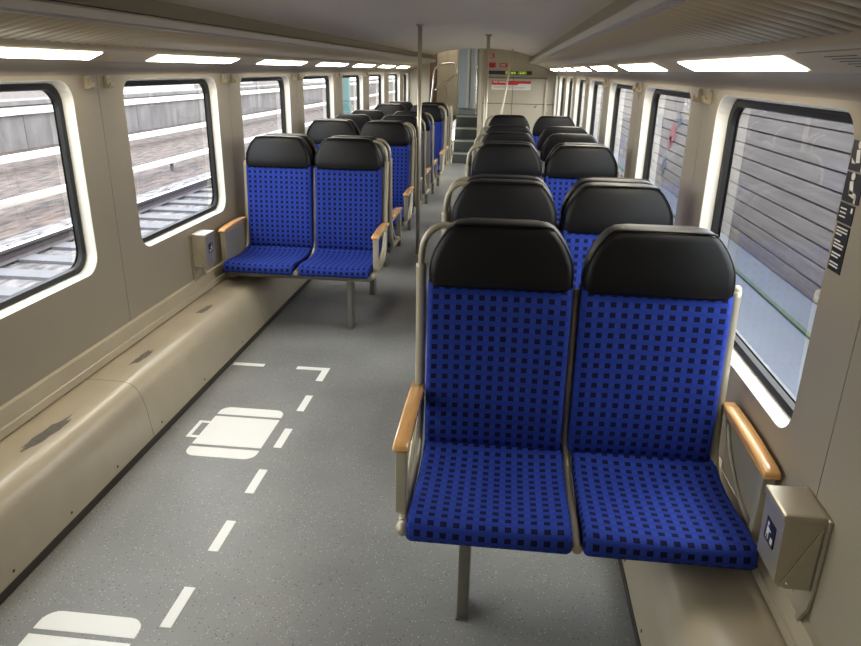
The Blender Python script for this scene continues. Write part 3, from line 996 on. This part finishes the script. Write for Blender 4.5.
# ------------------------------------------------------------------ coat hooks at the pillar tops
for side, name in SIDES:
    pcs = PCL if side < 0 else PCR
    X = sx(side, HALF)
    s = -side
    hk = MB().prism_y([(0, .0), (0, .052), (s * .012, .052), (s * .014, .018), (s * .024, .012), (s * .027, .026), (s * .031, .026), (s * .029, .006), (s * .018, 0)], -.017, .017).mesh('hook_body', 'slat_beige')
    hp = MB().box(s * .0118, s * .0134, -.010, .010, .030, .046).mesh('hook_cap', 'print_grey')
    for i, pc in enumerate(pcs):
        if i < 1 or i > 6: continue
        for j, dy in enumerate((-.085, .075)):
            t = empty('coat_hook', (X, pc + dy, 1.525))
            link('hook_body', hk, t); link('hook_cap', hp, t)
            which = 'nearer' if j == 0 else 'farther'
            if i == 1: lab = '%s beige coat hook on the %s wall before the first window' % (which, name)
            else: lab = '%s beige coat hook on the %s wall pillar behind its %s window' % (which, name, ORD[i - 2])
            tag(t, lab, 'coat hook', 'coat hooks on the %s wall pillars' % name)

# ------------------------------------------------------------------ instruction stickers beside the near right window
SX_ = sx(1, HALF)
def stick(y0, y1, z0, z1, label):
    t = MB().box(SX_ - .0016, SX_ - .0002, y0, y1, z0, z1).build('wall_sticker', 'sticker_black')
    tag(t, label, 'sticker', 'black instruction stickers beside the near right window')
    return t
def marks(t, quads, m='print_white', name='print'):
    mb = MB()
    for q in quads:
        mb.add([(SX_ - .0019, y, z) for y, z in q], [tuple(range(len(q)))])
    return mb.build(name, m, t)
def R4(y0, y1, z0, z1): return [(y0, z0), (y1, z0), (y1, z1), (y0, z1)]
def seated(t, yc, z0, leg):
    # seated white figure: head, torso, thigh, shin, arm
    qs = []
    hd = [(yc + .004 + .009 * math.cos(a * math.pi / 5), z0 + .060 + .009 * math.sin(a * math.pi / 5)) for a in range(10)]
    qs.append(hd)
    qs.append([(yc - .010, z0 + .022), (yc + .008, z0 + .020), (yc + .014, z0 + .048), (yc - .002, z0 + .050)])
    qs.append([(yc - .010, z0 + .018), (yc + .008, z0 + .018), (yc + .030 * leg, z0 + .030), (yc + .026 * leg, z0 + .018)] if leg > 0 else [(yc - .028, z0 + .012), (yc - .024, z0 + .024), (yc + .008, z0 + .030), (yc + .008, z0 + .018)])
    qs.append([(yc - .028, z0 + .004), (yc - .020, z0 + .004), (yc - .020, z0 + .020), (yc - .028, z0 + .022)])
    marks(t, qs, name='figure')
t1 = stick(1.602, 1.683, 1.435, 1.500, 'topmost black pictogram sticker with white figure beside the near right window'); seated(t1, 1.645, 1.432, 1)
t2 = stick(1.602, 1.683, 1.366, 1.431, 'second black pictogram sticker with a white seated figure on the right wall'); seated(t2, 1.645, 1.363, -1)
t3 = stick(1.612, 1.683, 1.318, 1.362, 'small black text sticker below the seated figure pictograms')
marks(t3, [R4(1.645, 1.676, 1.348 - .009 * k, 1.351 - .009 * k) for k in range(3)] + [R4(1.618, 1.626, 1.345, 1.356)], name='text')
t4 = stick(1.612, 1.676, 1.205, 1.314, 'long black text sticker, lowest beside the near right window')
rr = random.Random(2)
marks(t4, [R4(1.674 - .030 - .026 * rr.random(), 1.672, 1.304 - .0074 * k, 1.3075 - .0074 * k) for k in range(13) if k not in (3, 7, 10)], name='text')

# ------------------------------------------------------------------ outside left: tracks, retaining wall, mast
GZ = -0.60
gl = MB().add([(-60, -30, GZ), (-2.2, -30, GZ), (-2.2, 120, GZ), (-60, 120, GZ)], [(0, 1, 2, 3)]).build('ground_left', 'ballast')
struct(gl, 'brown ballast ground outside the left windows', 'ground')
def track(x, label, y0, y1, sleepers):  # rails on sleepers
    t = empty('railway_track', (x, 0, GZ))
    tag(t, label, 'track', 'tracks outside the left windows')
    if sleepers:
        pb = MB().prism_y([(-1.75, 0.0), (-1.45, .05), (1.45, .05), (1.75, 0.0)], y0, y1).build('ballast_bed', 'gravel_pale', t)
        sm = MB().prism_y([(-1.3, .02), (-1.3, .075), (-1.27, .085), (1.27, .085), (1.3, .075), (1.3, .02)], -.13, .13).mesh('sleeper', 'sleeper_concrete')
        k = y0
        while k < y1:
            link('sleeper', sm, t, (0, k, 0)); k += .62
    for r in sleepers and (-.7475, .7475) or (-.7475, .7475):
        prof = [(-.062, .085), (.062, .085), (.055, .098), (.010, .108), (.010, .190), (.036, .200), (.036, .232), (-.036, .232), (-.036, .200), (-.010, .190), (-.010, .108), (-.055, .098)]
        rl = MB().prism_y([(r + a, b) for a, b in prof], y0, y1).build('rail', 'rail_side', t)
        MB().box(r - .036, r + .036, y0, y1, .2322, .236).build('rail_head', 'rail_steel', rl)
    return t
track(-4.86, 'nearest railway track with concrete sleepers outside the left windows', -2, 40, True)
tr = empty('conductor_rail', (-7.46, 0, GZ))
tag(tr, 'white covered conductor rail beyond the nearest track', 'conductor rail')
MB().box(-.07, .07, -2, 90, .165, .27, .02).build('cover', 'concrete_pale', tr)
bk_ = MB().box(-.02, .02, -.04, .04, 0, .17).mesh('bracket', 'rail_side')
for k in range(0, 30): link('bracket', bk_, tr, (0, k * 3.0, 0))
cv = MB().box(-.10, .10, -5, 80, .20, .34, .02).build('cable_trough', 'concrete_pale', None, (-10.6, 0, GZ))
tag(cv, 'long pale concrete cable trough between the tracks and retaining wall', 'cable trough')
# retaining wall with coping in panels
rw = empty('retaining_wall', (-13.0, 0, GZ))
tag(rw, 'long grey concrete retaining wall with pale coping beyond the tracks', 'wall')
pm = MB().box(-.15, 0, 0.01, 2.99, 0, .90, .01).mesh('concrete_panel', 'concrete')
cm = MB().box(-.25, .08, .006, 2.994, .90, 1.06, .015).mesh('coping_slab', 'concrete_pale')
for k in range(-2, 32):
    link('concrete_panel', pm, rw, (0, k * 3.0, 0)); link('coping_slab', cm, rw, (0, k * 3.0, 0))
fm = MB().box(-14.6, -13.45, -8, 100, 0, 0.85).build('shadow_gap_slab', 'seam_dark', None, (0, 0, GZ + .2))  # dark colour stands in for the shadow gap below the parapet
MB().box(-14.5, -13.7, -8, 100, 0.875, 1.0).build('parapet', 'concrete', fm)
MB().box(-14.4, -14.2, -8, 100, 0.84, 0.88).build('parapet_shadow', 'seam_dark', fm)  # dark strip filling the gap, coloured as its shade
tag(fm, 'grey parapet above a dark strip standing for its shadow gap, behind the retaining wall', 'embankment')
# mast
ms = empty('catenary_mast', (-6.9, 29.9, GZ))
tag(ms, 'teal steel catenary mast seen through the fifth left window', 'mast')
MB().box(-.22, .22, -.22, .22, 0, .5, .03).build('footing', 'mast_teal', ms)
MB().prism_y([(-.20, .5), (.20, .5), (.14, 7.0), (-.14, 7.0)], -.16, .16).build('post', 'mast_teal', ms)
MB().box(-3.2, 0, -.05, .05, 6.2, 6.35).build('arm', 'mast_teal', ms)
# distant building
for bi, (bx_, by_, bw, bl, bh, lab) in enumerate(((-34, 62, 8, 9, 2.9, 'low pale building with dark windows far beyond the retaining wall'), (-40, 92, 8, 14, 3.4, 'farther pale building beyond the retaining wall'))):
    bd = empty('distant_building', (bx_, by_, GZ)); tag(bd, lab, 'building')
    MB().box(-bw / 2, bw / 2, -bl / 2, bl / 2, 0, bh).build('wall', 'building_white', bd)
    MB().box(-bw / 2 - .3, bw / 2 + .3, -bl / 2 - .3, bl / 2 + .3, bh, bh + .25).build('roof', 'building_window', bd)
    wm = MB().box(bw / 2 - .02, bw / 2 + .03, -.7, .7, bh - 1.7, bh - .7).mesh('window', 'building_window')
    k = -bl / 2 + 1.5
    while k < bl / 2 - 1:
        link('window', wm, bd, (0, k, 0)); k += 2.4

# ------------------------------------------------------------------ outside right: path and plank barrier
gr = MB().add([(1.05, -30, GZ), (60, -30, GZ), (60, 120, GZ), (1.05, 120, GZ)], [(0, 1, 2, 3)]).build('ground_right', 'path_blue_grey')
struct(gr, 'smooth blue grey path outside the right windows', 'ground')
mo = MB().box(-.025, .025, -5, 60, 0, .03, .008).build('moss_strip', 'moss_green', None, (2.82, 0, GZ))
tag(mo, 'thin green mossy joint running along the path outside the right windows', 'moss strip')
nb = empty('noise_barrier', (3.28, 0, GZ))
tag(nb, 'long grey brown plank noise barrier outside the right windows', 'barrier')
RH = .192
plm = MB().prism_y([(0, .012), (.0, RH - .016), (.03, RH - .006), (.05, RH - .006), (.05, .0), (.03, .002)], .006, 7.994).mesh('plank', 'plank_grey')
for r in range(9):
    for k in range(-2, 8):
        link('plank', plm, nb, (random.uniform(-.004, .004), k * 8.0 + (3.1, 5.6, 4.2)[r % 3], r * RH))
MB().box(.05, .12, -9, 58, 0, 9 * RH - .01).build('barrier_core', 'barrier_dark', nb)
MB().box(-.01, .14, -9, 58, 9 * RH + .003, 9 * RH + .10, .01).build('cap_rail', 'plank_grey', nb)
MB().box(-.03, .16, -9, 58, 9 * RH + .10, 9 * RH + .14, .01).build('coping', 'concrete_pale', nb)
# red and dark blue patches on the barrier
gf = MB()
def blotch(mb, cy, cz, wy, wz, seed, lean):
    r = random.Random(seed); n = 18; pts = []
    for k in range(n):
        a = 2 * math.pi * k / n; q = .75 + .35 * r.random()
        z = math.sin(a) * wz * q
        pts.append((3.28 - .0085, cy + math.cos(a) * wy * q + lean * z, cz + z))
    mb.add(pts, [tuple(range(n))])
blotch(gf, 14.75, .52, .28, .22, 3, -.35)
blotch(gf, 14.95, .30, .16, .18, 8, -.4)
gfo = gf.build('patch', 'patch_red'); tag(gfo, 'red patch on the plank barrier seen through the second right window', 'patch')
g2 = MB(); blotch(g2, 14.4, .80, .22, .16, 5, .5); blotch(g2, 16.1, .62, .25, .26, 6, .0); blotch(g2, 15.2, -.15, .2, .25, 7, -.3)
g2o = g2.build('patch', 'patch_blue'); tag(g2o, 'dark blue patches around the red one on the plank barrier', 'patch')

# added fill lamp, hidden above the ceiling edge, brightens landing and cabinet
vl = empty('landing_fill_lamp', (-1.1, 13.62, 2.72))
tag(vl, 'added unseen fill lamp brightening the upper landing', 'lamp')
MB().box(-.35, .35, -.35, .35, -.04, 0, .01).build('housing', 'reveal_white', vl)
MB().box(-.32, .32, -.32, .32, -.046, -.04).build('diffuser', 'landing_fill_glow', vl)
